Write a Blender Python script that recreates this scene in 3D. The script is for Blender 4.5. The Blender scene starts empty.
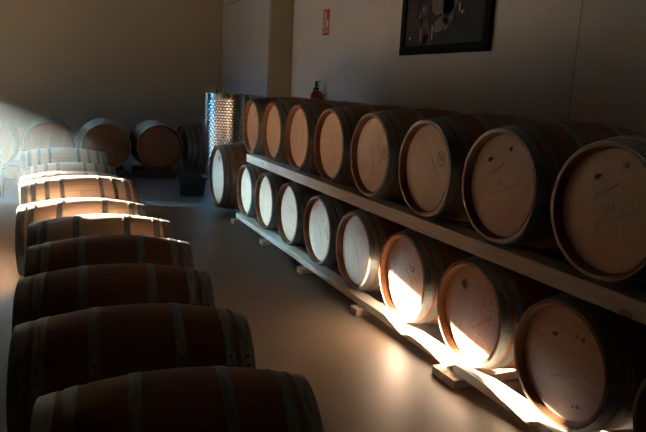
import bpy, bmesh, math, random
from mathutils import Vector, Matrix

PI = math.pi
random.seed(7)
scene = bpy.context.scene
COL = scene.collection

# World axes: X across the cellar (right = +X), Y away from the camera along the rows, Z up. Metres.
# ------------------------------------------------------------------ camera
CAM_H = 1.62
f_px, pitch, roll, yaw = 641.2, 0.1942, 0.0518, 0.4236
cam_data = bpy.data.cameras.new('camera')
cam = bpy.data.objects.new('camera', cam_data)
COL.objects.link(cam)
cam_data.sensor_width = 36.0
cam_data.lens = f_px * 36.0 / 646.0
cam_data.clip_start = 0.05
Fw = Vector((math.sin(yaw) * math.cos(pitch), math.cos(yaw) * math.cos(pitch), -math.sin(pitch)))
Rt = Vector((math.cos(yaw), -math.sin(yaw), 0))
Up = Rt.cross(Fw)
R2 = math.cos(roll) * Rt + math.sin(roll) * Up
U2 = -math.sin(roll) * Rt + math.cos(roll) * Up
m = Matrix((R2, U2, -Fw)).transposed().to_4x4()
m.translation = Vector((0, 0, CAM_H))
cam.matrix_world = m
scene.camera = cam

# ------------------------------------------------------------------ world, sun, doorway portal, exposure
world = bpy.data.worlds.new('sky')
scene.world = world
world.use_nodes = True
wn = world.node_tree.nodes
wl = world.node_tree.links


def wmath(op, a, b=None, clamp=False):
    nd = wn.new('ShaderNodeMath')
    nd.operation = op
    nd.use_clamp = clamp
    for sck, v in zip(nd.inputs, (a, b)):
        if isinstance(v, bpy.types.NodeSocket):
            wl.new(v, sck)
        elif v is not None:
            sck.default_value = v
    return nd.outputs[0]


# A dark skyline (hills) up to about 10 degrees, blue sky above it, and a bright cloud bank round the low sun.
SKYLINE, SKY_BLUE, CLOUD = 9.4, 9.5, 600.0
tc = wn.new('ShaderNodeTexCoord')
sx = wn.new('ShaderNodeSeparateXYZ')
wl.new(tc.outputs['Generated'], sx.inputs[0])
elev = wmath('MULTIPLY', wmath('ARCSINE', sx.outputs[2]), 180 / PI)
azim = wmath('MULTIPLY', wmath('ARCTAN2', wmath('MULTIPLY', sx.outputs[0], -1.0), sx.outputs[1]), 180 / PI)   # from +Y towards -X
west = wmath('DIVIDE', wmath('SUBTRACT', azim, 55.0), 3.0, True)       # the hills fall away to the side
above = wmath('DIVIDE', wmath('SUBTRACT', elev, SKYLINE), 1.5, True)
open_sky = wmath('MAXIMUM', above, wmath('MULTIPLY', west, wmath('GREATER_THAN', elev, 0.0)))
c_lo = wmath('DIVIDE', wmath('SUBTRACT', azim, 27.0), 4.0, True)
c_hi = wmath('DIVIDE', wmath('SUBTRACT', 61.0, azim), 5.0, True)
c_top = wmath('DIVIDE', wmath('SUBTRACT', 19.5, elev), 4.0, True)
cloud = wmath('MULTIPLY', wmath('MULTIPLY', c_lo, c_hi), wmath('MULTIPLY', c_top, above))
mx = wn.new('ShaderNodeMix')
mx.data_type = 'RGBA'
wl.new(cloud, mx.inputs[0])
mx.inputs[6].default_value = (0.08, 0.46, 1.0, 1)
mx.inputs[7].default_value = (0.36, 0.72, 1.0, 1)
wl.new(mx.outputs[2], wn['Background'].inputs['Color'])
stg = wmath('ADD', wmath('MULTIPLY', wmath('ADD', wmath('MULTIPLY', open_sky, 0.96), 0.04), SKY_BLUE), wmath('MULTIPLY', cloud, CLOUD))
wl.new(stg, wn['Background'].inputs['Strength'])

SUN_K, SUN_T = 1.5, 0.37          # sun ray: -1.5 along the rows and -0.37 down for each metre across
sun_dir = Vector((1.0, -SUN_K, -SUN_T)).normalized()
sun = bpy.data.lights.new('sun', 'SUN')
sun.energy = 190.0
sun.angle = math.radians(0.55)
sun.color = (1.0, 0.89, 0.74)
sun_o = bpy.data.objects.new('sun', sun)
sun_o.rotation_euler = sun_dir.to_track_quat('-Z', 'Y').to_euler()
sun_o.location = (-8, 16, 6)
COL.objects.link(sun_o)

DOOR_FAR = Vector((-2.88, 11.68))              # jambs of the open doorway in the slanted wall
DOOR_DIR = Vector((0.731, 0.683)).normalized()   # along that wall, away from the camera
DOOR_W, DOOR_H = 1.265, 2.32
DOOR_NEAR = DOOR_FAR - DOOR_DIR * DOOR_W
DOOR_NRM = Vector((DOOR_DIR.y, -DOOR_DIR.x))   # into the room
GATE_X0, GATE_X1, YB = -2.35, -1.0, 13.55      # a second doorway, in the back wall past the left edge of the photograph


def portal(mid, nrm, w, h):
    pl = bpy.data.lights.new('doorway_portal', 'AREA')
    pl.shape = 'RECTANGLE'
    pl.size, pl.size_y = w, h
    pl.cycles.is_portal = True
    plo = bpy.data.objects.new('doorway_portal', pl)
    plo.location = (mid.x - nrm.x * 0.02, mid.y - nrm.y * 0.02, h / 2)
    plo.rotation_euler = Vector((nrm.x, nrm.y, 0)).to_track_quat('-Z', 'Z').to_euler()
    COL.objects.link(plo)


portal((DOOR_FAR + DOOR_NEAR) / 2, DOOR_NRM, DOOR_W, DOOR_H)
portal(Vector(((GATE_X0 + GATE_X1) / 2, YB)), Vector((0, -1)), GATE_X1 - GATE_X0, DOOR_H)

scene.view_settings.view_transform = 'Standard'
scene.view_settings.look = 'None'
scene.view_settings.exposure = 0.2
scene.view_settings.gamma = 1.0
scene.view_settings.use_curve_mapping = False
scene.cycles.use_denoising = True
scene.cycles.max_bounces = 14
scene.cycles.diffuse_bounces = 10
scene.cycles.glossy_bounces = 6
scene.cycles.caustics_reflective = True
scene.cycles.blur_glossy = 0.6
scene.cycles.caustics_refractive = False
scene.cycles.sample_clamp_indirect = 12.0


# ------------------------------------------------------------------ node helpers and materials
class NT:
    def __init__(self, name):
        self.m = bpy.data.materials.new(name)
        self.m.use_nodes = True
        self.t = self.m.node_tree
        self.b = self.t.nodes['Principled BSDF']

    def n(self, kind, **kw):
        nd = self.t.nodes.new(kind)
        for k, v in kw.items():
            setattr(nd, k, v)
        return nd

    def put(self, sock, v):
        if isinstance(v, bpy.types.NodeSocket):
            self.t.links.new(v, sock)
        elif v is not None:
            sock.default_value = v

    def math(self, op, a, b=None, c=None):
        nd = self.n('ShaderNodeMath', operation=op)
        for s, v in zip(nd.inputs, (a, b, c)):
            self.put(s, v)
        return nd.outputs[0]

    def ramp(self, fac, stops):
        nd = self.n('ShaderNodeValToRGB')
        e = nd.color_ramp.elements
        while len(e) < len(stops):
            e.new(0.5)
        for el, (p, c) in zip(e, stops):
            el.position = p
            el.color = tuple(c) + (1,)
        self.put(nd.inputs[0], fac)
        return nd.outputs[0]

    def mix(self, fac, a, b, mode='MIX'):
        nd = self.n('ShaderNodeMix', data_type='RGBA', blend_type=mode)
        self.put(nd.inputs[0], fac)
        for s, v in ((nd.inputs[6], a), (nd.inputs[7], b)):
            self.put(s, v if isinstance(v, bpy.types.NodeSocket) else tuple(v) + (1,))
        return nd.outputs[2]

    def noise(self, vec, scale, detail=3.0, rough=0.55):
        nd = self.n('ShaderNodeTexNoise')
        self.put(nd.inputs['Vector'], vec)
        nd.inputs['Scale'].default_value = scale
        nd.inputs['Detail'].default_value = detail
        nd.inputs['Roughness'].default_value = rough
        return nd.outputs['Fac']

    def coord(self):
        return self.n('ShaderNodeTexCoord').outputs['Object']

    def mapping(self, vec, scale=(1, 1, 1), loc=None):
        nd = self.n('ShaderNodeMapping')
        self.put(nd.inputs['Vector'], vec)
        nd.inputs['Scale'].default_value = scale
        if loc is not None:
            self.put(nd.inputs['Location'], loc)
        return nd.outputs[0]

    def xyz(self, vec):
        nd = self.n('ShaderNodeSeparateXYZ')
        self.put(nd.inputs[0], vec)
        return nd.outputs

    def vec(self, x=0.0, y=0.0, z=0.0):
        nd = self.n('ShaderNodeCombineXYZ')
        for s, v in zip(nd.inputs, (x, y, z)):
            self.put(s, v)
        return nd.outputs[0]

    def random(self):
        return self.n('ShaderNodeObjectInfo').outputs['Random']

    def white(self, w):
        nd = self.n('ShaderNodeTexWhiteNoise', noise_dimensions='1D')
        self.put(nd.inputs['W'], w)
        return nd.outputs['Value']

    def bump(self, h, strength=0.2, dist=0.01):
        nd = self.n('ShaderNodeBump')
        self.put(nd.inputs['Height'], h)
        nd.inputs['Strength'].default_value = strength
        nd.inputs['Distance'].default_value = dist
        self.put(self.b.inputs['Normal'], nd.outputs[0])

    def done(self, color=None, rough=None, metal=None, spec=None):
        self.put(self.b.inputs['Base Color'], color if (color is None or isinstance(color, bpy.types.NodeSocket)) else tuple(color) + (1,))
        self.put(self.b.inputs['Roughness'], rough)
        self.put(self.b.inputs['Metallic'], metal)
        self.put(self.b.inputs['Specular IOR Level'], spec)
        return self.m


def mat_staves(name, cols, dark, gapc):
    t = NT(name)
    v = t.coord()
    x, y, z = t.xyz(v)
    rnd = t.random()
    ang = t.math('MULTIPLY', t.math('ARCTAN2', z, y), 30 / (2 * PI))
    fr = t.math('FRACT', ang)
    idx = t.math('FLOOR', ang)
    w = t.white(t.math('ADD', idx, t.math('MULTIPLY', rnd, 97.0)))
    gap = t.math('LESS_THAN', t.math('ABSOLUTE', t.math('SUBTRACT', fr, 0.5)), 0.486)   # 1 on the stave
    off = t.math('MULTIPLY', w, 9.0)
    grain = t.noise(t.mapping(v, (1.6, 26, 26), t.vec(off, off, off)), 3.0, 4.0, 0.6)
    blot = t.noise(t.mapping(v, (1, 1, 1), t.vec(off, 0.0, off)), 3.5, 3.0)
    base = t.ramp(t.math('ADD', t.math('MULTIPLY', w, 0.45), t.math('MULTIPLY', blot, 0.5)),
                  [(0.1, cols[0]), (0.5, cols[1]), (0.9, cols[2])])
    c = t.mix(t.math('MULTIPLY', grain, 0.5), base, dark)
    c = t.mix(gap, gapc, c)
    h = t.math('ADD', t.math('MULTIPLY', gap, 1.0), t.math('MULTIPLY', grain, 0.25))
    t.bump(h, 0.25, 0.004)
    return t.done(c, 0.55, 0.0, 0.35)


def mat_head(name, cols, dark, gap):
    t = NT(name)
    v = t.coord()
    rnd = t.random()
    rot = t.n('ShaderNodeVectorRotate', rotation_type='X_AXIS')
    t.put(rot.inputs['Vector'], v)
    t.put(rot.inputs['Angle'], t.math('MULTIPLY', rnd, PI))
    v = rot.outputs[0]
    x, y, z = t.xyz(v)
    row = t.math('MULTIPLY', y, 1 / 0.075)
    idx = t.math('FLOOR', row)
    fr = t.math('FRACT', row)
    w = t.white(t.math('ADD', idx, t.math('MULTIPLY', rnd, 53.0)))
    line = t.math('LESS_THAN', t.math('ABSOLUTE', t.math('SUBTRACT', fr, 0.5)), 0.488)
    off = t.math('MULTIPLY', w, 7.0)
    grain = t.noise(t.mapping(v, (1, 20, 1.4), t.vec(off, off, off)), 5.0, 4.0, 0.6)
    stain = t.noise(t.mapping(v, (1, 1, 1), t.vec(off, rnd, 0.0)), 6.0, 3.0)
    base = t.ramp(t.math('ADD', t.math('MULTIPLY', w, 0.4), t.math('MULTIPLY', stain, 0.6)),
                  [(0.15, cols[0]), (0.55, cols[1]), (0.9, cols[2])])
    c = t.mix(t.math('MULTIPLY', grain, 0.3), base, dark)
    c = t.mix(line, gap, c)
    t.bump(t.math('ADD', line, t.math('MULTIPLY', grain, 0.3)), 0.15, 0.003)
    return t.done(c, 0.6, 0.0, 0.3)


def mat_hoop():
    t = NT('galvanised_hoop')
    v = t.coord()
    nz = t.noise(t.mapping(v, (6, 1, 1)), 9.0, 4.0, 0.6)
    c = t.ramp(nz, [(0.3, (0.17, 0.17, 0.155)), (0.55, (0.29, 0.295, 0.275)), (0.8, (0.38, 0.385, 0.36))])
    r = t.math('ADD', 0.38, t.math('MULTIPLY', nz, 0.25))
    return t.done(c, r, 0.65)


def mat_pine():
    t = NT('pine_timber')
    v = t.coord()
    rnd = t.random()
    g = t.noise(t.mapping(v, (14, 1.2, 14), t.vec(t.math('MULTIPLY', rnd, 20.0), 0.0, 0.0)), 4.0, 4.0, 0.6)
    vo = t.n('ShaderNodeTexVoronoi')
    t.put(vo.inputs['Vector'], t.mapping(v, (3.0, 1.4, 3.0)))
    vo.inputs['Scale'].default_value = 1.6
    knot = t.math('LESS_THAN', vo.outputs['Distance'], 0.10)
    c = t.ramp(g, [(0.25, (0.60, 0.48, 0.36)), (0.6, (0.75, 0.63, 0.50)), (0.85, (0.81, 0.71, 0.59))])
    c = t.mix(t.math('MULTIPLY', knot, 0.6), c, (0.33, 0.17, 0.08))
    t.bump(g, 0.12, 0.003)
    return t.done(c, 0.65, 0.0, 0.3)


def mat_floor():
    t = NT('polished_concrete')
    v = t.coord()
    a = t.noise(v, 0.7, 5.0, 0.6)
    b = t.noise(v, 7.0, 4.0, 0.6)
    fine = t.noise(v, 60.0, 2.0)
    k = t.math('ADD', t.math('MULTIPLY', a, 0.6), t.math('MULTIPLY', b, 0.4))
    c = t.ramp(k, [(0.3, (0.235, 0.208, 0.175)), (0.5, (0.26, 0.23, 0.195)), (0.72, (0.285, 0.252, 0.212))])
    c = t.mix(t.math('MULTIPLY', fine, 0.12), c, (0.26, 0.22, 0.18))
    r = t.math('ADD', 0.40, t.math('MULTIPLY', b, 0.06))
    t.bump(t.noise(v, 6.0, 2.0), 0.02, 0.003)
    return t.done(c, r, 0.0, 0.5)


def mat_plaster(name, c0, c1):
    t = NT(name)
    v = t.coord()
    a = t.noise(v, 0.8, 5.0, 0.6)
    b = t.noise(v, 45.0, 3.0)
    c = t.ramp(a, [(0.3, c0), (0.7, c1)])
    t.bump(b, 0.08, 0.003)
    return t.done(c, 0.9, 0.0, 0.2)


def plain(name, c, r=0.5, metal=0.0, spec=0.5, var=0.12, scale=12.0):
    t = NT(name)
    nz = t.noise(t.coord(), scale, 3.0)
    lo = tuple(x * (1 - var) for x in c)
    hi = tuple(min(1, x * (1 + var)) for x in c)
    return t.done(t.ramp(nz, [(0.3, lo), (0.7, hi)]), r, metal, spec)


def mat_painting():
    t = NT('dark_oil_paint')
    v = t.coord()
    a = t.noise(v, 2.2, 6.0, 0.65)
    b = t.noise(t.mapping(v, (1, 1, 1), (3, 7, 1)), 9.0, 5.0, 0.7)
    c = t.ramp(a, [(0.28, (0.014, 0.015, 0.016)), (0.5, (0.035, 0.037, 0.033)), (0.62, (0.07, 0.055, 0.035)), (0.78, (0.12, 0.09, 0.055))])
    c = t.mix(t.math('MULTIPLY', b, 0.4), c, (0.03, 0.035, 0.04))
    t.bump(b, 0.3, 0.004)
    return t.done(c, 0.75, 0.0, 0.15)


M = dict(
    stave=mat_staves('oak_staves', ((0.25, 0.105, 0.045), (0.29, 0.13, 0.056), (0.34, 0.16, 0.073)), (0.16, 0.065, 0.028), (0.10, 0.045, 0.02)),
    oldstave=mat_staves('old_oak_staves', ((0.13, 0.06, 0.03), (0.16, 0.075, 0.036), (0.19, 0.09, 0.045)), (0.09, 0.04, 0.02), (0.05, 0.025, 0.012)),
    litstave=mat_staves('lit_oak_staves', ((0.64, 0.455, 0.335), (0.68, 0.49, 0.365), (0.72, 0.53, 0.40)), (0.55, 0.365, 0.25), (0.34, 0.21, 0.125)), head=mat_head('oak_head_boards', ((0.70, 0.45, 0.28), (0.78, 0.52, 0.34), (0.83, 0.575, 0.39)), (0.56, 0.33, 0.19), (0.52, 0.31, 0.18)),  # paler staves: the far left row's sunlit look put into the colour
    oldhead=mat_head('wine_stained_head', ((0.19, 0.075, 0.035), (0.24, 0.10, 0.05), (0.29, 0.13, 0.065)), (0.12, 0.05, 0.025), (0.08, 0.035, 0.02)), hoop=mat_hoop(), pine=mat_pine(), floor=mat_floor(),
    wall=mat_plaster('cream_plaster', (0.58, 0.54, 0.47), (0.64, 0.60, 0.53)),
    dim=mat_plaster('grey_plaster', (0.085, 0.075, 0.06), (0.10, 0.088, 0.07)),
    back=mat_plaster('olive_plaster', (0.45, 0.38, 0.265), (0.49, 0.415, 0.295)),
    pillar=mat_plaster('brown_concrete', (0.30, 0.24, 0.165), (0.37, 0.30, 0.21)),
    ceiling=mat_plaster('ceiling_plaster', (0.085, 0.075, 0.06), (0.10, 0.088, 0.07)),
    rivet=plain('dark_rivet', (0.05, 0.045, 0.04), 0.5, 0.5),
    ink=plain('burnt_ink', (0.07, 0.035, 0.02), 0.8),
    faint=plain('faint_ink', (0.24, 0.13, 0.08), 0.8),
    chalk=plain('white_chalk', (0.85, 0.8, 0.75), 0.9),
    tagm=plain('pale_stencil', (0.42, 0.42, 0.38), 0.7),
    bung=plain('silicone_bung', (0.50, 0.36, 0.22), 0.6),
    steel=plain('stainless_steel', (0.70, 0.70, 0.69), 0.11, 1.0, 0.5, 0.04),
    red=plain('red_paint', (0.24, 0.010, 0.014), 0.35),
    signred=plain('sign_red', (0.45, 0.02, 0.03), 0.5),
    white=plain('sign_white', (0.75, 0.72, 0.68), 0.6),
    black=plain('black_paint', (0.008, 0.008, 0.008), 0.8, spec=0.15),
    rubber=plain('black_rubber', (0.02, 0.02, 0.022), 0.5),
    crate=plain('dark_plastic', (0.035, 0.045, 0.05), 0.3),
    seam=plain('joint_filler', (0.30, 0.27, 0.22), 0.9),
    paint=mat_painting(),
    pbrown=plain('paint_brown', (0.06, 0.020, 0.014), 0.5, var=0.5, scale=30),
    pcream=plain('paint_cream', (0.34, 0.26, 0.20), 0.5, var=0.3, scale=30),
    pochre=plain('paint_ochre', (0.10, 0.075, 0.045), 0.5, var=0.4, scale=30),
    pgrey=plain('paint_grey', (0.09, 0.09, 0.085), 0.5, var=0.4, scale=30),
    pink=plain('pink_card', (0.62, 0.42, 0.42), 0.7),
    card=plain('pale_card', (0.66, 0.60, 0.50), 0.7),
)


# ------------------------------------------------------------------ mesh helpers
def obj(name, bm, mats, parent=None, loc=(0, 0, 0), smooth=None):
    me = bpy.data.meshes.new(name)
    bmesh.ops.recalc_face_normals(bm, faces=bm.faces)
    bm.to_mesh(me)
    bm.free()
    for mm in (mats if isinstance(mats, (list, tuple)) else [mats]):
        me.materials.append(mm)
    o = bpy.data.objects.new(name, me)
    COL.objects.link(o)
    o.location = loc
    if smooth is not None:
        me.polygons.foreach_set('use_smooth', [True] * len(me.polygons))
        me.set_sharp_from_angle(angle=math.radians(smooth))
    if parent:
        o.parent = parent
    return o


def tag(o, label=None, cat=None, group=None, kind=None):
    for k, v in (('label', label), ('category', cat), ('group', group), ('kind', kind)):
        if v:
            o[k] = v
    return o


def empty(name, loc, rz=0.0):
    o = bpy.data.objects.new(name, None)
    COL.objects.link(o)
    o.empty_display_size = 0.1
    o.location = loc
    o.rotation_euler = (0, 0, rz)
    return o


def box(bm, x0, x1, y0, y1, z0, z1, mi=0, bevel=0.0):
    vs = [bm.verts.new((x, y, z)) for x in (x0, x1) for y in (y0, y1) for z in (z0, z1)]
    fs = []
    for q in ((0, 1, 3, 2), (4, 6, 7, 5), (0, 4, 5, 1), (2, 3, 7, 6), (0, 2, 6, 4), (1, 5, 7, 3)):
        f = bm.faces.new([vs[i] for i in q])
        f.material_index = mi
        fs.append(f)
    if bevel:
        es = list({e for f in fs for e in f.edges})
        bmesh.ops.bevel(bm, geom=es, offset=bevel, segments=2, profile=0.7, affect='EDGES')


def lathe(bm, prof, seg=72, axis='X', mi=0, closed=False, c=(0, 0, 0)):
    """prof: (axial, radius) list revolved round the axis."""
    rings = []
    for a, r in prof:
        ring = []
        if r < 1e-6:
            p = (a, 0, 0) if axis == 'X' else (0, 0, a)
            ring = [bm.verts.new(Vector(p) + Vector(c))]
        else:
            for k in range(seg):
                t = 2 * PI * k / seg
                p = (a, r * math.cos(t), r * math.sin(t)) if axis == 'X' else (r * math.cos(t), r * math.sin(t), a)
                ring.append(bm.verts.new(Vector(p) + Vector(c)))
        rings.append(ring)
    pairs = list(zip(rings, rings[1:]))
    if closed:
        pairs.append((rings[-1], rings[0]))
    for A, B in pairs:
        for k in range(seg):
            k2 = (k + 1) % seg
            if len(A) == 1 and len(B) == 1:
                continue
            if len(A) == 1:
                f = bm.faces.new((A[0], B[k], B[k2]))
            elif len(B) == 1:
                f = bm.faces.new((A[k], B[0], A[k2]))
            else:
                f = bm.faces.new((A[k], B[k], B[k2], A[k2]))
            f.material_index = mi


def tube(bm, pts, r, seg=8, mi=0):
    pts = [Vector(p) for p in pts]
    rings = []
    up = Vector((0.13, 0.31, 0.94))
    for i, p in enumerate(pts):
        d = (pts[min(i + 1, len(pts) - 1)] - pts[max(i - 1, 0)]).normalized()
        a = d.cross(up).normalized()
        b = d.cross(a)
        rr = r[i] if isinstance(r, (list, tuple)) else r
        rings.append([bm.verts.new(p + rr * (math.cos(2 * PI * k / seg) * a + math.sin(2 * PI * k / seg) * b)) for k in range(seg)])
    for A, B in zip(rings, rings[1:]):
        for k in range(seg):
            f = bm.faces.new((A[k], B[k], B[(k + 1) % seg], A[(k + 1) % seg]))
            f.material_index = mi
    for R in (rings[0], rings[-1]):
        f = bm.faces.new(R)
        f.material_index = mi


def struct(name, bm, mm, **kw):
    o = obj(name, bm, mm, **kw)
    o['kind'] = 'structure'
    return o


# ------------------------------------------------------------------ the room
XR, ZC = 3.6, 3.9          # right wall, ceiling
XL, YF = -4.09, -3.0
K0 = DOOR_NEAR - DOOR_DIR * 0.6
K1 = DOOR_FAR + DOOR_DIR * 0.5
XL = K0.x
T = 0.12

bm = bmesh.new()
box(bm, XL - T, XR + T, YF - T, YB + T, -0.15, 0.0)
struct('floor', bm, M['floor'])
bm = bmesh.new()
box(bm, XL - T, XR + T, YF - T, YB + T, ZC, ZC + 0.15)
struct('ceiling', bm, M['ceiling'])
bm = bmesh.new()
box(bm, XR, XR + T, YF - T, YB + T, 0, ZC)
struct('wall_right', bm, M['wall'])
bm = bmesh.new()
box(bm, K1.x - T, GATE_X0, YB, YB + T, 0, ZC)
box(bm, GATE_X0, GATE_X1, YB, YB + T, DOOR_H, ZC)
box(bm, GATE_X1, XR, YB, YB + T, 0, ZC)
struct('wall_back', bm, M['back'])
bm = bmesh.new()
box(bm, XL - T, XR, YF - T, YF, 0, ZC)
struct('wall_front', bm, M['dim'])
bm = bmesh.new()
box(bm, XL - T, XL, YF, K0.y, 0, ZC)
box(bm, K1.x - T, K1.x, K1.y, YB, 0, ZC)


def slab(bm, p, q, z0, z1):
    o = -DOOR_NRM * T
    a, b, c, d = p, q, q + o, p + o
    lo = [bm.verts.new((v.x, v.y, z0)) for v in (a, b, c, d)]
    hi = [bm.verts.new((v.x, v.y, z1)) for v in (a, b, c, d)]
    bm.faces.new(lo)
    bm.faces.new(hi)
    for i in range(4):
        bm.faces.new((lo[i], lo[(i + 1) % 4], hi[(i + 1) % 4], hi[i]))


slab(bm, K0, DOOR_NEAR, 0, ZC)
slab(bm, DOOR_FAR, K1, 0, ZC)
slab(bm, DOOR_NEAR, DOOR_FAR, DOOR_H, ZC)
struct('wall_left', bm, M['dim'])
bm = bmesh.new()
box(bm, -3.42, -1.0, 15.0, 15.2, 0, 3.1)  # unseen slab added outside to keep direct sun out of the back doorway
struct('sun_blocker', bm, M['pillar'])
bm = bmesh.new()
box(bm, 3.246, XR - 0.001, 9.44, 9.54, 0, ZC, bevel=0.01)
struct('pillar', bm, M['pillar'])
bm = bmesh.new()
box(bm, XR - 0.003, XR + 0.01, 3.657, 3.664, 0.0, ZC)
struct('trim_1', bm, M['seam'])
bm = bmesh.new()
box(bm, XR - 0.02, XR - 0.001, 9.54, YB, 3.19, 3.21)
struct('trim_2', bm, M['back'])
bm = bmesh.new()
box(bm, GATE_X1 + 0.4, XR, YB - 0.02, YB - 0.001, 3.19, 3.21)
struct('trim_3', bm, M['back'])

# ------------------------------------------------------------------ barrels
DEPTH = 0.052      # how far the head sits inside the chime


class Kind:
    def __init__(s, L, rc, rb, hoops, pw=2.2):
        s.L, s.rc, s.rb, s.hoops, s.pw = L, rc, rb, hoops, pw

    def r(s, x):
        return s.rc + (s.rb - s.rc) * (1 - abs(x / s.L) ** s.pw)


H6 = ((0.003, 0.062), (0.085, 0.128), (0.288, 0.330))
H8 = ((0.003, 0.058), (0.083, 0.126), (0.196, 0.232), (0.318, 0.352))
RACK = Kind(0.475, 0.295, 0.348, H6)
FLOOR6 = Kind(0.475, 0.270, 0.335, H6, 2.0)
SMALL6 = Kind(0.455, 0.262, 0.325, H6, 2.0)
FLOOR8 = Kind(0.475, 0.270, 0.335, H8, 2.0)
HOG = Kind(0.50, 0.305, 0.368, H8, 2.0)
BACKB = Kind(0.55, 0.375, 0.425, ((0.003, 0.07), (0.10, 0.15), (0.22, 0.265), (0.36, 0.40)))
PUN = Kind(0.55, 0.385, 0.450, ((0.003, 0.07), (0.10, 0.15), (0.22, 0.265), (0.36, 0.40)))


def make_barrel(name, k, tags=True, wood='stave'):
    root = empty(name, (0, 0, 0))
    ri = k.rc - 0.026
    bm = bmesh.new()
    xh = k.L - DEPTH
    prof = [(-xh, 0.0), (-xh, ri - 0.002), (-k.L + 0.006, ri + 0.007), (-k.L, ri + 0.011), (-k.L, k.rc - 0.003), (-k.L + 0.003, k.rc)]
    N = 28
    for i in range(1, N):
        x = -k.L + 2 * k.L * i / N
        prof.append((x, k.r(x)))
    prof += [(-a, r) for a, r in reversed(prof[:6])]
    lathe(bm, prof, 80)
    obj('staves', bm, M[wood], root, (0, 0, k.rb), 35)
    for s in (-1, 1):
        bm = bmesh.new()
        a, b = s * (xh - 0.002), s * (xh + 0.010)
        lathe(bm, [(a, 0), (a, ri - 0.001), (b - s * 0.004, ri - 0.001), (b, ri - 0.010), (b, 0)], 64)
        obj('head', bm, M['head'], root, (0, 0, k.rb), 35)
    for s in (-1, 1):
        for j, (a, b) in enumerate(k.hoops):
            bm = bmesh.new()
            x0, x1 = -k.L + a, -k.L + b
            pts = [x0 + (x1 - x0) * q / 3 for q in range(4)]
            out = [(x, k.r(x) + 0.0032) for x in pts]
            inn = [(x, k.r(x) - 0.002) for x in reversed(pts)]
            lathe(bm, [(s * x, r) for x, r in out + inn], 80, closed=True)
            xm = s * (x0 + x1) / 2
            for t in (150, 142):                       # the two rivets of the lap joint
                t = math.radians(t)
                r = k.r(xm) + 0.003
                ret = bmesh.ops.create_icosphere(bm, subdivisions=2, radius=0.0065,
                                                 matrix=Matrix.Translation((xm, r * math.cos(t), r * math.sin(t))))
                for vv in ret['verts']:
                    for f in vv.link_faces:
                        f.material_index = 1
            h = obj('hoop', bm, [M['hoop'], M['rivet']], root, (0, 0, k.rb), 35)
            if j == 0 and s < 0 and tags:
                # pale stencil square punched on the end hoop
                bm = bmesh.new()
                for u0, u1, w0, w1 in ((-.017, .017, .013, .017), (-.017, .017, -.017, -.013), (-.017, -.013, -.017, .017), (.013, .017, -.017, .017), (-.006, .006, -.008, .008)):
                    vs = []
                    for u, w in ((u0, w0), (u1, w0), (u1, w1), (u0, w1)):
                        x = -k.L + 0.034 + u
                        rr = k.r(x) + 0.0048
                        tt = math.radians(172) + w / rr * 1.3
                        vs.append(bm.verts.new((x, rr * math.cos(tt), rr * math.sin(tt))))
                    bm.faces.new(vs)
                obj('stencil', bm, M['tagm'], h)
    bm = bmesh.new()
    lathe(bm, [(-0.01, 0.026), (0.006, 0.028), (0.009, 0.024), (0.009, 0.0)], 20, axis='Z', c=(0, 0, k.rb))
    obj('bung', bm, M['bung'], root, (0, 0, k.rb), 35)
    return root


protos = {}


def copy_tree(o, parent=None):
    c = o.copy()
    COL.objects.link(c)
    c.parent = parent
    for ch in o.children:
        copy_tree(ch, c)
    return c


def barrel(kind, x, y, z, label, group, rz=0.0, bung=None, roll=0.0, cat='wine barrel', tags=True, wood='stave'):
    """x, y: middle of the barrel; z: its lowest point."""
    key = (id(kind), tags, wood)
    if key not in protos:
        protos[key] = o = make_barrel('wine_barrel', kind, tags, wood)
        o['clean'] = [c.name for c in o.children]
        protos[key] = (o, [(c, list(c.children)) for c in o.children])
        del o['clean']
    else:
        src, kids = protos[key]
        o = src.copy()
        COL.objects.link(o)
        for c, subs in kids:
            cc = c.copy()
            COL.objects.link(cc)
            cc.parent = o
            for sub in subs:
                sc_ = sub.copy()
                COL.objects.link(sc_)
                sc_.parent = cc
    o.location = (x, y, z)
    o.rotation_euler = (0, 0, rz)
    for c in o.children:
        if c.name.startswith('bung'):
            c.rotation_euler = (math.radians(bung if bung is not None else 0), 0, 0)
        if c.name.startswith('hoop'):
            c.rotation_euler = (math.radians(roll), 0, 0)
    tag(o, label, cat, group)
    return o


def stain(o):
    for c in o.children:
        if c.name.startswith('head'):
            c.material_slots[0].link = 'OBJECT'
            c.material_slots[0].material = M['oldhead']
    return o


# --- marks on the heads: u to the right and v up as seen from the aisle, in metres from the head's middle
def head_of(o):
    return [c for c in o.children if c.name.startswith('head')][0]


def mark(o, k, name, shapes, mm, label=None):
    if name == 'emblem':
        mark(o, k, 'stamp_ring', shapes[:28], mm)
        mark(o, k, 'stamp_glyph', shapes[28:], mm)
        return
    if name == 'knot':
        for poly in shapes:
            mark(o, k, 'wood_knot', [poly], mm)
        return
    x = -(k.L - DEPTH + 0.010) - 0.0012
    bm = bmesh.new()
    for poly in shapes:
        vs = [bm.verts.new((x, -u, v)) for u, v in poly]
        bm.faces.new(vs)
    s = obj(name, bm, mm, head_of(o))
    if label:
        s['label'] = label
    return s


def seg(u0, v0, u1, v1, w):
    d = Vector((u1 - u0, v1 - v0))
    nrm = Vector((-d.y, d.x)).normalized() * w / 2
    return [(u0 + nrm.x, v0 + nrm.y), (u1 + nrm.x, v1 + nrm.y), (u1 - nrm.x, v1 - nrm.y), (u0 - nrm.x, v0 - nrm.y)]


def pline(pts, w):
    return [seg(*a, *b, w) for a, b in zip(pts, pts[1:])]


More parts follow.
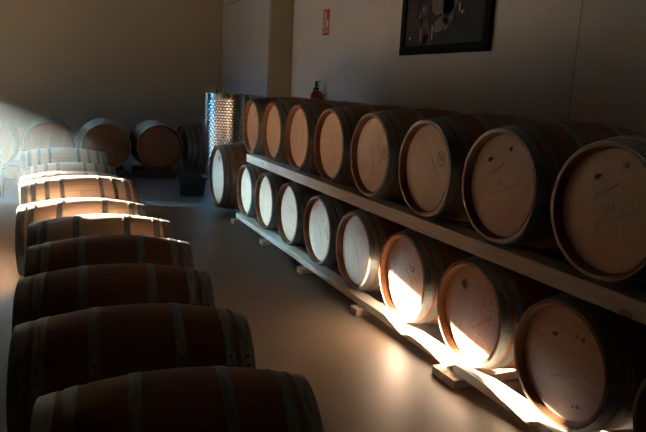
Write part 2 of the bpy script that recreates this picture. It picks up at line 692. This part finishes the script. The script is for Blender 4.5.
def ring(cu, cv, r, w, n=28, a0=0, a1=360):
    pts = [(cu + r * math.cos(math.radians(a0 + (a1 - a0) * i / n)), cv + r * math.sin(math.radians(a0 + (a1 - a0) * i / n))) for i in range(n + 1)]
    return pline(pts, w)


def disc(cu, cv, r, n=14, sx=1.0, rot=0.0):
    out = []
    for i in range(n):
        a = 2 * PI * i / n
        p, q = r * sx * math.cos(a), r * math.sin(a)
        out.append((cu + p * math.cos(rot) - q * math.sin(rot), cv + p * math.sin(rot) + q * math.cos(rot)))
    return [out]


def strokes(u0, v0, u1, v1, h, n, w=0.004, sd=1):
    """a row of worn illegible stamp strokes from one point to another"""
    rng = random.Random(sd)
    d = Vector((u1 - u0, v1 - v0))
    e = d.normalized()
    nrm = Vector((-e.y, e.x))
    out = []
    for i in range(n):
        c = Vector((u0, v0)) + d * ((i + 0.5) / n)
        step = d.length / n
        kind = rng.randrange(3)
        a = c - nrm * h / 2
        b = c + nrm * h / 2
        if kind == 0:
            out.append(seg(a.x, a.y, b.x, b.y, w))
        elif kind == 1:
            q = c + e * step * 0.35
            out.append(seg(a.x, a.y, b.x, b.y, w))
            out.append(seg(c.x, c.y, q.x, q.y, w))
        else:
            q0 = a + e * step * 0.4
            out.append(seg(q0.x, q0.y, b.x, b.y, w))
    return out


def emblem(cu, cv, r):
    return ring(cu, cv, r, 0.0055) + ring(cu, cv, r * 0.55, 0.0045, 20, -60, 230) + pline([(cu - r * .25, cv - r * .3), (cu + r * .1, cv + r * .35), (cu + r * .3, cv - r * .2)], 0.006)


# --- the right-hand rack: lower and upper row (nearest last)
LOW = [7.14, 6.435, 5.73, 4.99, 4.28, 3.55, 2.815, 2.112, 1.385]
UPP = [6.965, 6.262, 5.555, 4.832, 4.115, 3.388, 2.676, 1.975]
Z_LOW = 0.417 - RACK.rb
Z_UPP = 1.172 - RACK.rb
XC = 2.19 + RACK.L
low_labels = [
    'small barrel at far end of lower rack, beside the big floor barrel',
    'lower rack barrel, second from the far end, with pale bluish head',
    'lower rack barrel, third from the far end, with pale bluish head',
    'lower rack barrel, fourth from the far end, faint dark marks on its head',
    'lower rack barrel, fifth from far end, left of the orange-rimmed sunlit one',
    'lower rack barrel with glowing orange rim and half its head in full sun',
    'lower rack barrel with a dark diamond label and white chalk scribble on its head',
    'large looking lower rack barrel nearest the camera with its whole head in view',
    'barrel cut by the right frame edge at the near end of the lower rack',
]
upp_labels = [
    'upper rack barrel at the far left end, in front of the steel tank',
    'upper rack barrel, second from the far left end',
    'upper rack barrel, third from the far left end',
    'upper rack barrel with a dark mark at the right edge of its head',
    'upper rack barrel with round stamp, directly left of the bigger stamped one',
    'upper rack barrel with round stamp on a wide head, below the painting',
    'upper rack barrel with grey hoops and two dark knots, fully in view',
    'upper rack barrel cut by the right frame edge, two dark knots on its head',
]
low, upp = [], []
for i, (y, lb) in enumerate(zip(LOW, low_labels)):
    low.append(barrel(RACK, XC, y, Z_LOW, lb, 'barrels on the lower rack', 0.0, 8 - 5 * (i % 4), 7 * (i % 3)))
for i, (y, lb) in enumerate(zip(UPP, upp_labels)):
    upp.append(barrel(RACK, XC, y, Z_UPP, lb, 'barrels on the upper rack', 0.0, 6 - 4 * (i % 3), 5 * (i % 4)))

# marks: upper row
mark(upp[7], RACK, 'knot', disc(-.083, .137, .013, sx=1.3, rot=.5) + disc(-.064, .146, .008) + disc(.064, .205, .014, sx=.9), M['ink'])
mark(upp[7], RACK, 'stamp', pline([(-.02, .085), (.035, .125)], .006) + strokes(-.085, .05, -.02, .09, .02, 5, sd=3) + strokes(-.02, .0, .03, .022, .032, 3, sd=8)
     + strokes(-.07, -.075, .14, .026, .011, 15, .003, 5), M['faint'])
mark(upp[6], RACK, 'knot', disc(-.118, .125, .013, sx=1.3, rot=.5) + disc(-.100, .134, .009) + disc(.042, .198, .014, sx=.9), M['ink'])
mark(upp[6], RACK, 'stamp', pline([(-.05, .08), (.0, .115)], .006) + strokes(-.11, .05, -.05, .08, .02, 5, sd=4) + strokes(-.055, .0, -.005, .022, .034, 3, sd=8)
     + strokes(-.10, -.065, .115, .025, .011, 15, .003, 6), M['faint'])
mark(upp[5], RACK, 'emblem', emblem(.135, .075, .042), M['ink'])
mark(upp[5], RACK, 'lettering', strokes(.03, .075, .125, -.035, .024, 7, sd=2) + pline([(-.08, .06), (.09, -.13)], .0035), M['faint'])
mark(upp[4], RACK, 'emblem', emblem(.165, .035, .042), M['ink'])
mark(upp[4], RACK, 'lettering', strokes(.085, .075, .10, -.05, .024, 8, sd=9) + pline([(-.03, .10), (.005, -.10)], .0035) + strokes(.0, -.07, .01, -.15, .018, 6, .003, 11), M['faint'])
mark(upp[3], RACK, 'stamp', disc(.21, .03, .024, sx=.7) + ring(.21, .03, .034, .006), M['ink'])
mark(upp[3], RACK, 'lettering', pline([(-.02, .07), (.08, -.14)], .0035), M['faint'])
mark(upp[2], RACK, 'lettering', pline([(.05, .05), (.07, -.13)], .003) + strokes(-.1, .04, -.08, -.08, .018, 6, .003, 12), M['faint'])
mark(upp[1], RACK, 'lettering', pline([(-.02, .09), (.04, -.04)], .003), M['faint'])
mark(upp[0], RACK, 'lettering', pline([(-.06, -.02), (.12, .0)], .003), M['faint'])
# marks: lower row
mark(low[7], RACK, 'lettering', strokes(-.08, -.095, .14, -.014, .012, 17, .0032, 21), M['faint'])
mark(low[7], RACK, 'knot', disc(.10, .15, .011) + disc(.06, .155, .008) + disc(.115, -.17, .010) + disc(.09, -.18, .007) + disc(-.07, .12, .012, sx=1.6, rot=.4), M['faint'])
dm = .038
mark(low[6], RACK, 'diamond_label', [[(-.095, .145 - dm), (-.095 + dm * .85, .145), (-.095, .145 + dm), (-.095 - dm * .85, .145)]], M['ink'], 'dark diamond label')
mark(low[6], RACK, 'lettering', strokes(.01, -.085, .175, .033, .012, 14, .0035, 22), M['ink'])
mark(low[6], RACK, 'chalk_mark', pline([(.10, .11), (.13, .125), (.115, .085), (.15, .07), (.14, .035), (.10, .06)], .005)
     + pline([(.15, .07), (.16, .10), (.185, .02), (.17, .0)], .005), M['chalk'], 'white chalk scribble')
mark(low[6], RACK, 'chalk_mark', pline([(.03, -.11), (.10, -.115), (.15, -.14), (.14, -.17), (.06, -.19)], .005), M['chalk'], 'white chalk hook')
mark(low[5], RACK, 'stamp', pline([(.05, .11), (.04, .08), (.06, .06), (.09, .06)], .006) + pline([(.07, .09), (.10, .085), (.09, .065)], .010), M['ink'])
mark(low[5], RACK, 'lettering', strokes(.0, .06, .09, -.02, .016, 8, .004, 23) + pline([(.11, .03), (.14, .01)], .004), M['faint'])
mark(low[4], RACK, 'lettering', pline([(-.07, .08), (.06, -.10)], .005) + strokes(.15, .08, .19, .03, .03, 4, .005, 24), M['faint'])
mark(low[3], RACK, 'lettering', pline([(-.06, .06), (.03, -.06)], .005) + strokes(.10, .05, .17, -.04, .03, 5, .006, 25), M['ink'])
mark(low[2], RACK, 'lettering', strokes(-.04, .08, .12, .02, .02, 6, .005, 26), M['faint'])
mark(low[1], RACK, 'lettering', strokes(.02, .08, .06, -.08, .02, 6, .005, 27), M['faint'])

# timbers of the rack


def timber(name, x0, x1, y0, y1, z0, z1, label, group=None, cat='timber'):
    bm = bmesh.new()
    box(bm, -(x1 - x0) / 2, (x1 - x0) / 2, -(y1 - y0) / 2, (y1 - y0) / 2, 0, z1 - z0, bevel=0.004)
    o = obj(name, bm, M['pine'], None, ((x0 + x1) / 2, (y0 + y1) / 2, z0), 40)
    return tag(o, label, cat, group)


ZB0, ZB1 = 0.757, 0.845
timber('rack_beam', 2.215, 2.355, 1.0, 7.16, ZB0, ZB1, 'long pale timber beam in front, carrying the upper barrel row', 'beams under the upper row', 'beam')
timber('rack_beam', 2.975, 3.115, 1.0, 7.16, ZB0, ZB1, 'timber beam at the wall side under the backs of the upper barrels', 'beams under the upper row', 'beam')
timber('rack_rail', 2.165, 2.27, 2.86, 7.36, 0.052, 0.106, 'far pale timber rail under the fronts of the lower barrels', 'rails under the lower row', 'rail')
timber('rack_rail', 2.165, 2.27, 0.9, 2.853, 0.052, 0.106, 'near sunlit timber rail under the fronts of the lower barrels', 'rails under the lower row', 'rail')
timber('rack_rail', 3.06, 3.165, 0.9, 7.36, 0.052, 0.106, 'timber rail at the wall side under the backs of the lower barrels', 'rails under the lower row', 'rail')
for y, lb in ((7.27, 'small timber block at the far end of the lower rail'), (6.20, 'timber block under the rail, second from the far end'),
              (5.12, 'timber block under the rail, third from the far end'), (4.02, 'timber block below the orange-rimmed sunlit barrel'),
              (2.915, 'pale timber block at the rail joint, the farther of the touching pair'), (2.80, 'pale timber block at the rail joint, the nearer of the touching pair'),
              (1.75, 'timber block under the near sunlit rail by the nearest full barrel')):
    timber('timber_block', 2.10, 3.17, y - 0.053, y + 0.053, 0.0, 0.052, lb, 'blocks under the lower rails', 'timber block')

# --- the big barrel on the floor at the end of the rack
big = barrel(PUN, 2.09 + PUN.L, 8.06, 0.0, 'big barrel standing on the floor at the end of the rack, pale head', None, 0.0, 0, 0, tags=False)
mark(big, PUN, 'stamp', disc(-.01, .235, .03, sx=.75) + ring(-.01, .235, .04, .008), M['ink'])

# --- the left-hand row on the floor, nearest first
LEFT = [
    (SMALL6, 0.395, 2.015, -0.11, 'nearest floor barrel at the bottom left, cut by the frame edge', -60),
    (FLOOR6, 0.34, 2.680, -0.09, 'dark floor barrel, second from the camera in the left row', -60),
    (FLOOR6, 0.34, 3.355, -0.10, 'dark floor barrel, third from the camera in the left row', -60),
    (FLOOR6, 0.38, 4.030, -0.09, 'floor barrel with warm orange front, fourth from the camera', -60),
    (FLOOR6, 0.38, 4.705, -0.08, 'floor barrel with a bright tip on its right end, fifth from the camera', -60),
    (FLOOR6, 0.30, 5.395, -0.09, 'floor barrel with a glaring white top in front of the one with bung', -60),
    (HOG, 0.32, 6.200, 0.04, 'sunlit eight-hooped floor barrel with a round bung on its front', 48),
    (FLOOR8, 0.29, 7.020, -0.05, 'floor barrel just behind the sunlit one with the bung', -60),
    (FLOOR8, 0.32, 7.760, 0.0, 'hazy floor barrel, second from the far end of the left row', -60),
    (HOG, 0.28, 8.720, 0.0, 'hazy floor barrel at the far end of the left row', -60),
]
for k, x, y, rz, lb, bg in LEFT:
    barrel(k, x + 0.018, y, 0.0, lb, 'barrels in the left floor row', rz, bg, 0, tags=False, wood='litstave' if y > 4.5 else 'stave')  # farther barrels get the staves brightened in colour for sun and bounce
barrel(HOG, -0.92, 8.95, 0.0, 'barrel at the left frame edge with only its end showing', None, 0.0, -60, 0, tags=False)
for y in (8.19, 7.43):      # unseen barrels added past the left edge to shade the floor
    barrel(HOG, -0.97, y, 0.0, 'unseen barrel added to the outer floor row for its shade, past the left frame edge', 'added outer left floor row', 0.0, -60, 0, tags=False)

# --- big barrels along the back wall, heads to the camera
for x, sh, lb in ((-0.69, 'leftmost back wall barrel', 'big barrel by the back wall, cut by the left frame edge'), (0.17, 'second back wall barrel from the left', 'big barrel by the back wall, hazy, second from the left frame edge'),
              (1.03, 'third back wall barrel from the left', 'big barrel by the back wall, its head left of the reddest one'), (1.89, 'back wall barrel nearest the tank', 'big barrel by the back wall with a dark reddish head, nearest the tank')):
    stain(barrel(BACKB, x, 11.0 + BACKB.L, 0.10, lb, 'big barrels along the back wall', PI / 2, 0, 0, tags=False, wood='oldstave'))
    for yy, nm in ((11.25, 'Front'), (11.85, 'Rear')):
        bm = bmesh.new()
        box(bm, -0.36, 0.36, -0.05, 0.05, 0, 0.112, bevel=0.004)
        o = obj('barrel_cradle', bm, M['oldstave'], None, (x, yy, 0), 40)
        tag(o, '%s cradle timber under the %s' % (nm, sh), 'timber', 'timbers under the back wall barrels')
stain(barrel(PUN, 2.97, 12.0, 0.0, 'big barrel lying sideways behind the steel tank', None, 0.12, 0, 0, tags=False))

# ------------------------------------------------------------------ steel tank
tank = empty('steel_tank', (2.99, 10.5, 0))
tag(tank, 'dimpled stainless steel wine tank behind the far end of the rack', 'tank')
TR, TH = 0.505, 1.475
me = bpy.data.meshes.new('dimple_jacket')
NC, NR, SUB = 62, 30, 6
nx, nz = NC * SUB, NR * SUB
z0, z1 = 0.10, TH - 0.07
verts, faces = [], []
px = 2 * PI * TR / NC
pz = (z1 - z0) / NR
for j in range(nz + 1):
    z = z0 + (z1 - z0) * j / nz
    for i in range(nx):
        a = 2 * PI * i / nx
        s, t = i / SUB, j / SUB
        # staggered lattice of round weld dimples
        d2 = 9.0
        for q in (0, 1):
            rr = 2 * round((t - q) / 2) + q
            cc = round(s - 0.5 * q) + 0.5 * q
            d2 = min(d2, ((s - cc) * px) ** 2 + ((t - rr) * pz) ** 2)
        g = math.exp(-d2 / (2 * 0.013 ** 2))
        edge = min(1.0, j / SUB, (nz - j) / SUB)
        r = TR + 0.004 - 0.0032 * g * edge
        verts.append((r * math.cos(a), r * math.sin(a), z))
for j in range(nz):
    for i in range(nx):
        i2 = (i + 1) % nx
        faces.append((j * nx + i, j * nx + i2, (j + 1) * nx + i2, (j + 1) * nx + i))
me.from_pydata(verts, [], faces)
me.polygons.foreach_set('use_smooth', [True] * len(me.polygons))
me.materials.append(M['steel'])
jk = bpy.data.objects.new('dimple_jacket', me)
COL.objects.link(jk)
jk.parent = tank
bm = bmesh.new()
lathe(bm, [(0.06, 0.0), (0.06, TR - 0.03), (0.10, TR - 0.004), (TH - 0.075, TR - 0.004), (TH - 0.07, TR + 0.003), (TH - 0.012, TR + 0.003), (TH - 0.01, TR + 0.008),
           (TH, TR + 0.008), (TH, TR - 0.006), (TH - 0.02, TR - 0.012), (TH - 0.01, 0.2), (TH, 0.0)], 96, axis='Z')
obj('shell', bm, M['steel'], tank, (0, 0, 0), 30)
for a in (45, 135, 225, 315):
    bm = bmesh.new()
    lathe(bm, [(0, 0.0), (0, 0.035), (0.012, 0.035), (0.012, 0.02), (0.075, 0.02), (0.075, 0.0)], 16, axis='Z',
          c=(0.36 * math.cos(math.radians(a)), 0.36 * math.sin(math.radians(a)), 0))
    obj('leg', bm, M['steel'], tank, (0, 0, 0), 30)
bm = bmesh.new()
lathe(bm, [(TH - 0.015, 0.0), (TH - 0.015, 0.03), (TH + 0.01, 0.03), (TH + 0.012, 0.012), (TH + 0.05, 0.012), (TH + 0.06, 0.02), (TH + 0.07, 0.0)], 14, axis='Z', c=(-0.34, -0.2, 0))
obj('vent_knob', bm, M['black'], tank, (0, 0, 0), 30)
for (a, z, w, h, mm) in ((-62, 1.37, 0.05, 0.06, 'pink'), (-74, 1.27, 0.045, 0.07, 'card')):
    bm = bmesh.new()
    box(bm, -w, w, -0.003, 0.003, -h / 2, h / 2)
    t = math.radians(a)
    o = obj('label_plate', bm, M[mm], tank, ((TR + 0.009) * math.cos(t), (TR + 0.009) * math.sin(t), z))
    o.rotation_euler = (0, 0, t + PI / 2)

# ------------------------------------------------------------------ low dark bin on the floor
bin_ = empty('floor_bin', (2.05, 9.35, 0), -0.05)
tag(bin_, 'low dark plastic bin on the floor before the back wall barrels', 'bin')
bm = bmesh.new()
w0, w1, d0, d1, h = 0.17, 0.20, 0.12, 0.145, 0.27
lo = [bm.verts.new((sx * w0, sy * d0, 0.0)) for sx, sy in ((-1, -1), (1, -1), (1, 1), (-1, 1))]
hi = [bm.verts.new((sx * w1, sy * d1, h)) for sx, sy in ((-1, -1), (1, -1), (1, 1), (-1, 1))]
hin = [bm.verts.new((sx * (w1 - .008), sy * (d1 - .008), h)) for sx, sy in ((-1, -1), (1, -1), (1, 1), (-1, 1))]
lin = [bm.verts.new((sx * (w0 - .008), sy * (d0 - .008), 0.01)) for sx, sy in ((-1, -1), (1, -1), (1, 1), (-1, 1))]
bm.faces.new(lo)
bm.faces.new(lin)
for A, B in ((lo, hi), (hi, hin), (hin, lin)):
    for i in range(4):
        bm.faces.new((A[i], A[(i + 1) % 4], B[(i + 1) % 4], B[i]))
obj('tub', bm, M['crate'], bin_)
bm = bmesh.new()
for args in ((-w1 - .012, w1 + .012, -d1 - .012, -d1 + .004), (-w1 - .012, w1 + .012, d1 - .004, d1 + .012), (-w1 - .012, -w1 + .004, -d1, d1), (w1 - .004, w1 + .012, -d1, d1)):
    box(bm, *args, h - .018, h + .004)
obj('rim', bm, M['crate'], bin_)

# ------------------------------------------------------------------ painting on the right wall
pt = empty('framed_painting', (XR, 5.39, 2.02))
tag(pt, 'dark painting in a black frame on the right wall', 'painting')
PW, PH, PB = 0.745, 0.98, 0.085
bm = bmesh.new()
for a in ((-PW, PW, 0, PB), (-PW, PW, PH - PB, PH), (-PW, -PW + PB, PB, PH - PB), (PW - PB, PW, PB, PH - PB)):
    box(bm, -0.045, -0.002, a[0], a[1], a[2], a[3], bevel=0.004)
obj('frame', bm, M['black'], pt, (0, 0, 0), 30)
bm = bmesh.new()
box(bm, -0.028, -0.004, -PW + PB - .004, PW - PB + .004, PB - .004, PH - PB + .004)
cv = obj('canvas', bm, M['paint'], pt)


def strokes_on_canvas(name, blobs, mm):
    bm = bmesh.new()
    for (u, v, ru, rv, rot) in blobs:      # u to the right as seen (towards the camera), v up
        rng = random.Random(int(u * 999) + int(v * 777))
        vs = []
        for i in range(12):
            a = 2 * PI * i / 12
            q = 1 + rng.uniform(-.3, .3)
            p, s = ru * q * math.cos(a), rv * q * math.sin(a)
            vs.append(bm.verts.new((-0.0295, -(u + p * math.cos(rot) - s * math.sin(rot)), v + p * math.sin(rot) + s * math.cos(rot))))
        bm.faces.new(vs)
    obj(name, bm, mm, cv)


strokes_on_canvas('warm_strokes', [(.02, .50, .20, .16, .4), (.10, .42, .10, .2, -.2), (-.02, .28, .16, .06, .2)], M['pochre'])
strokes_on_canvas('brown_strokes', [(-.33, .43, .07, .13, -.5), (-.38, .32, .05, .10, .1), (-.28, .20, .07, .13, .0), (-.26, .13, .06, .07, .1), (-.2, .55, .10, .06, .5)], M['pbrown'])
bm_pts = [(-.39, .37, .018, .03, .2), (-.34, .44, .02, .02, .4), (-.37, .22, .018, .025, 0), (-.36, .155, .016, .03, .1), (-.16, .20, .010, .08, .05), (-.25, .585, .05, .018, .2), (-.57, .17, .02, .015, .3), (.27, .40, .012, .05, .1), (.32, .36, .02, .012, .5)]
for (u, v, ru, rv, rot) in bm_pts:
    bm = bmesh.new()
    vs = []
    rng = random.Random(int(u * 999))
    for i in range(10):
        a = 2 * PI * i / 10
        q = 1 + rng.uniform(-.35, .35)
        p, s = ru * q * math.cos(a), rv * q * math.sin(a)
        vs.append(bm.verts.new((-0.0305, -(u + p * math.cos(rot) - s * math.sin(rot)), v + p * math.sin(rot) + s * math.cos(rot))))
    bm.faces.new(vs)
    obj('cream_stroke', bm, M['pcream'], cv)


# ------------------------------------------------------------------ extinguisher sign and extinguisher
sg = empty('extinguisher_sign', (XR, 8.20, 2.34))
tag(sg, 'red extinguisher sign with white pictogram high on the right wall', 'sign')
bm = bmesh.new()
box(bm, -0.006, -0.001, -0.105, 0.105, 0, 0.335)
obj('plate', bm, M['signred'], sg)
bm = bmesh.new()


def sbox(u0, u1, v0, v1):
    box(bm, -0.0075, -0.0055, -u1, -u0, v0, v1)


sbox(-.075, -.062, .10, .25); sbox(-.022, -.009, .10, .25); sbox(-.075, -.009, .10, .113); sbox(-.066, -.018, .245, .258)
sbox(-.06, -.024, .258, .272); sbox(-.075, -.009, .178, .19); sbox(-.05, -.03, .272, .30); sbox(-.085, -.03, .295, .307)
sbox(-.03, .0, .285, .295); sbox(.0, .01, .18, .29)
obj('pictogram', bm, M['white'], sg)
bm = bmesh.new()
fl = [(.03, .115), (.045, .10), (.07, .10), (.085, .12), (.083, .16), (.07, .19), (.066, .22), (.05, .17), (.042, .20), (.03, .15)]
bm.faces.new([bm.verts.new((-0.0078, -u, v)) for u, v in fl])
obj('flame', bm, M['white'], sg)
bm = bmesh.new()
sbox(-.09, .09, .073, .079); sbox(-.07, .07, .040, .050)
obj('lettering', bm, M['white'], sg)

ex = empty('fire_extinguisher', (XR - 0.105, 8.17, 0.995))
tag(ex, 'red fire extinguisher on the right wall, its top above the barrels', 'fire extinguisher')
bm = bmesh.new()
lathe(bm, [(0, 0), (0.0, 0.07), (0.012, 0.085), (0.54, 0.085), (0.575, 0.075), (0.602, 0.05), (0.612, 0.026), (0.625, 0.024), (0.625, 0)], 32, axis='Z')
obj('cylinder', bm, M['red'], ex, (0, 0, 0), 30)
bm = bmesh.new()
box(bm, -0.022, 0.022, -0.022, 0.022, 0.622, 0.68, bevel=0.005)
box(bm, -0.012, 0.012, -0.016, 0.05, 0.68, 0.735, bevel=0.004)
obj('valve', bm, M['black'], ex)
bm = bmesh.new()
tube(bm, [(0, -0.02, 0.655), (0, -0.075, 0.675), (0, -0.12, 0.735)], 0.009)
tube(bm, [(0, -0.02, 0.70), (0, -0.07, 0.73), (0, -0.085, 0.76)], 0.008)
obj('lever', bm, M['tagm'], ex, (0, 0, 0), 40)
bm = bmesh.new()
tube(bm, [(0, 0.03, 0.655), (0, 0.10, 0.64), (0, 0.125, 0.55), (0, 0.11, 0.30), (0, 0.10, 0.14)], 0.011)
obj('hose', bm, M['rubber'], ex, (0, 0, 0), 40)
bm = bmesh.new()
box(bm, 0.08, 0.104, -0.03, 0.03, 0.42, 0.56)
box(bm, 0.08, 0.104, -0.05, 0.05, 0.02, 0.05)
obj('bracket', bm, M['tagm'], ex)

# ------------------------------------------------------------------ dusty air the sunbeam shows up in
bm = bmesh.new()
rings_ = []
for q in range(7):
    mm_ = 0.25 + 3.2 * q / 6
    off = Vector((mm_, -SUN_K * mm_))
    zt, zb = DOOR_H - SUN_T * mm_, max(0.03, 0.95 - SUN_T * mm_)
    a_, b_ = DOOR_FAR + off, DOOR_NEAR + off
    rings_.append([bm.verts.new(p) for p in ((a_.x, a_.y, zb), (b_.x, b_.y, zb), (b_.x, b_.y, zt), (a_.x, a_.y, zt))])
for A, B in zip(rings_, rings_[1:]):
    for k in range(4):
        bm.faces.new((A[k], A[(k + 1) % 4], B[(k + 1) % 4], B[k]))
bm.faces.new(rings_[0])
bm.faces.new(rings_[-1])
hz = bpy.data.materials.new('dusty_air')
hz.use_nodes = True
hn = hz.node_tree.nodes
hn.remove(hn['Principled BSDF'])
vs_ = hn.new('ShaderNodeVolumeScatter')
vs_.inputs['Color'].default_value = (0.75, 0.95, 1.0, 1)
vs_.inputs['Density'].default_value = 0.011
vs_.inputs['Anisotropy'].default_value = 0.65
hz.node_tree.links.new(vs_.outputs[0], hn['Material Output'].inputs['Volume'])
tag(obj('dusty_haze', bm, hz), 'pale dusty haze in the sunbeam at the upper left', 'haze', None, 'stuff')
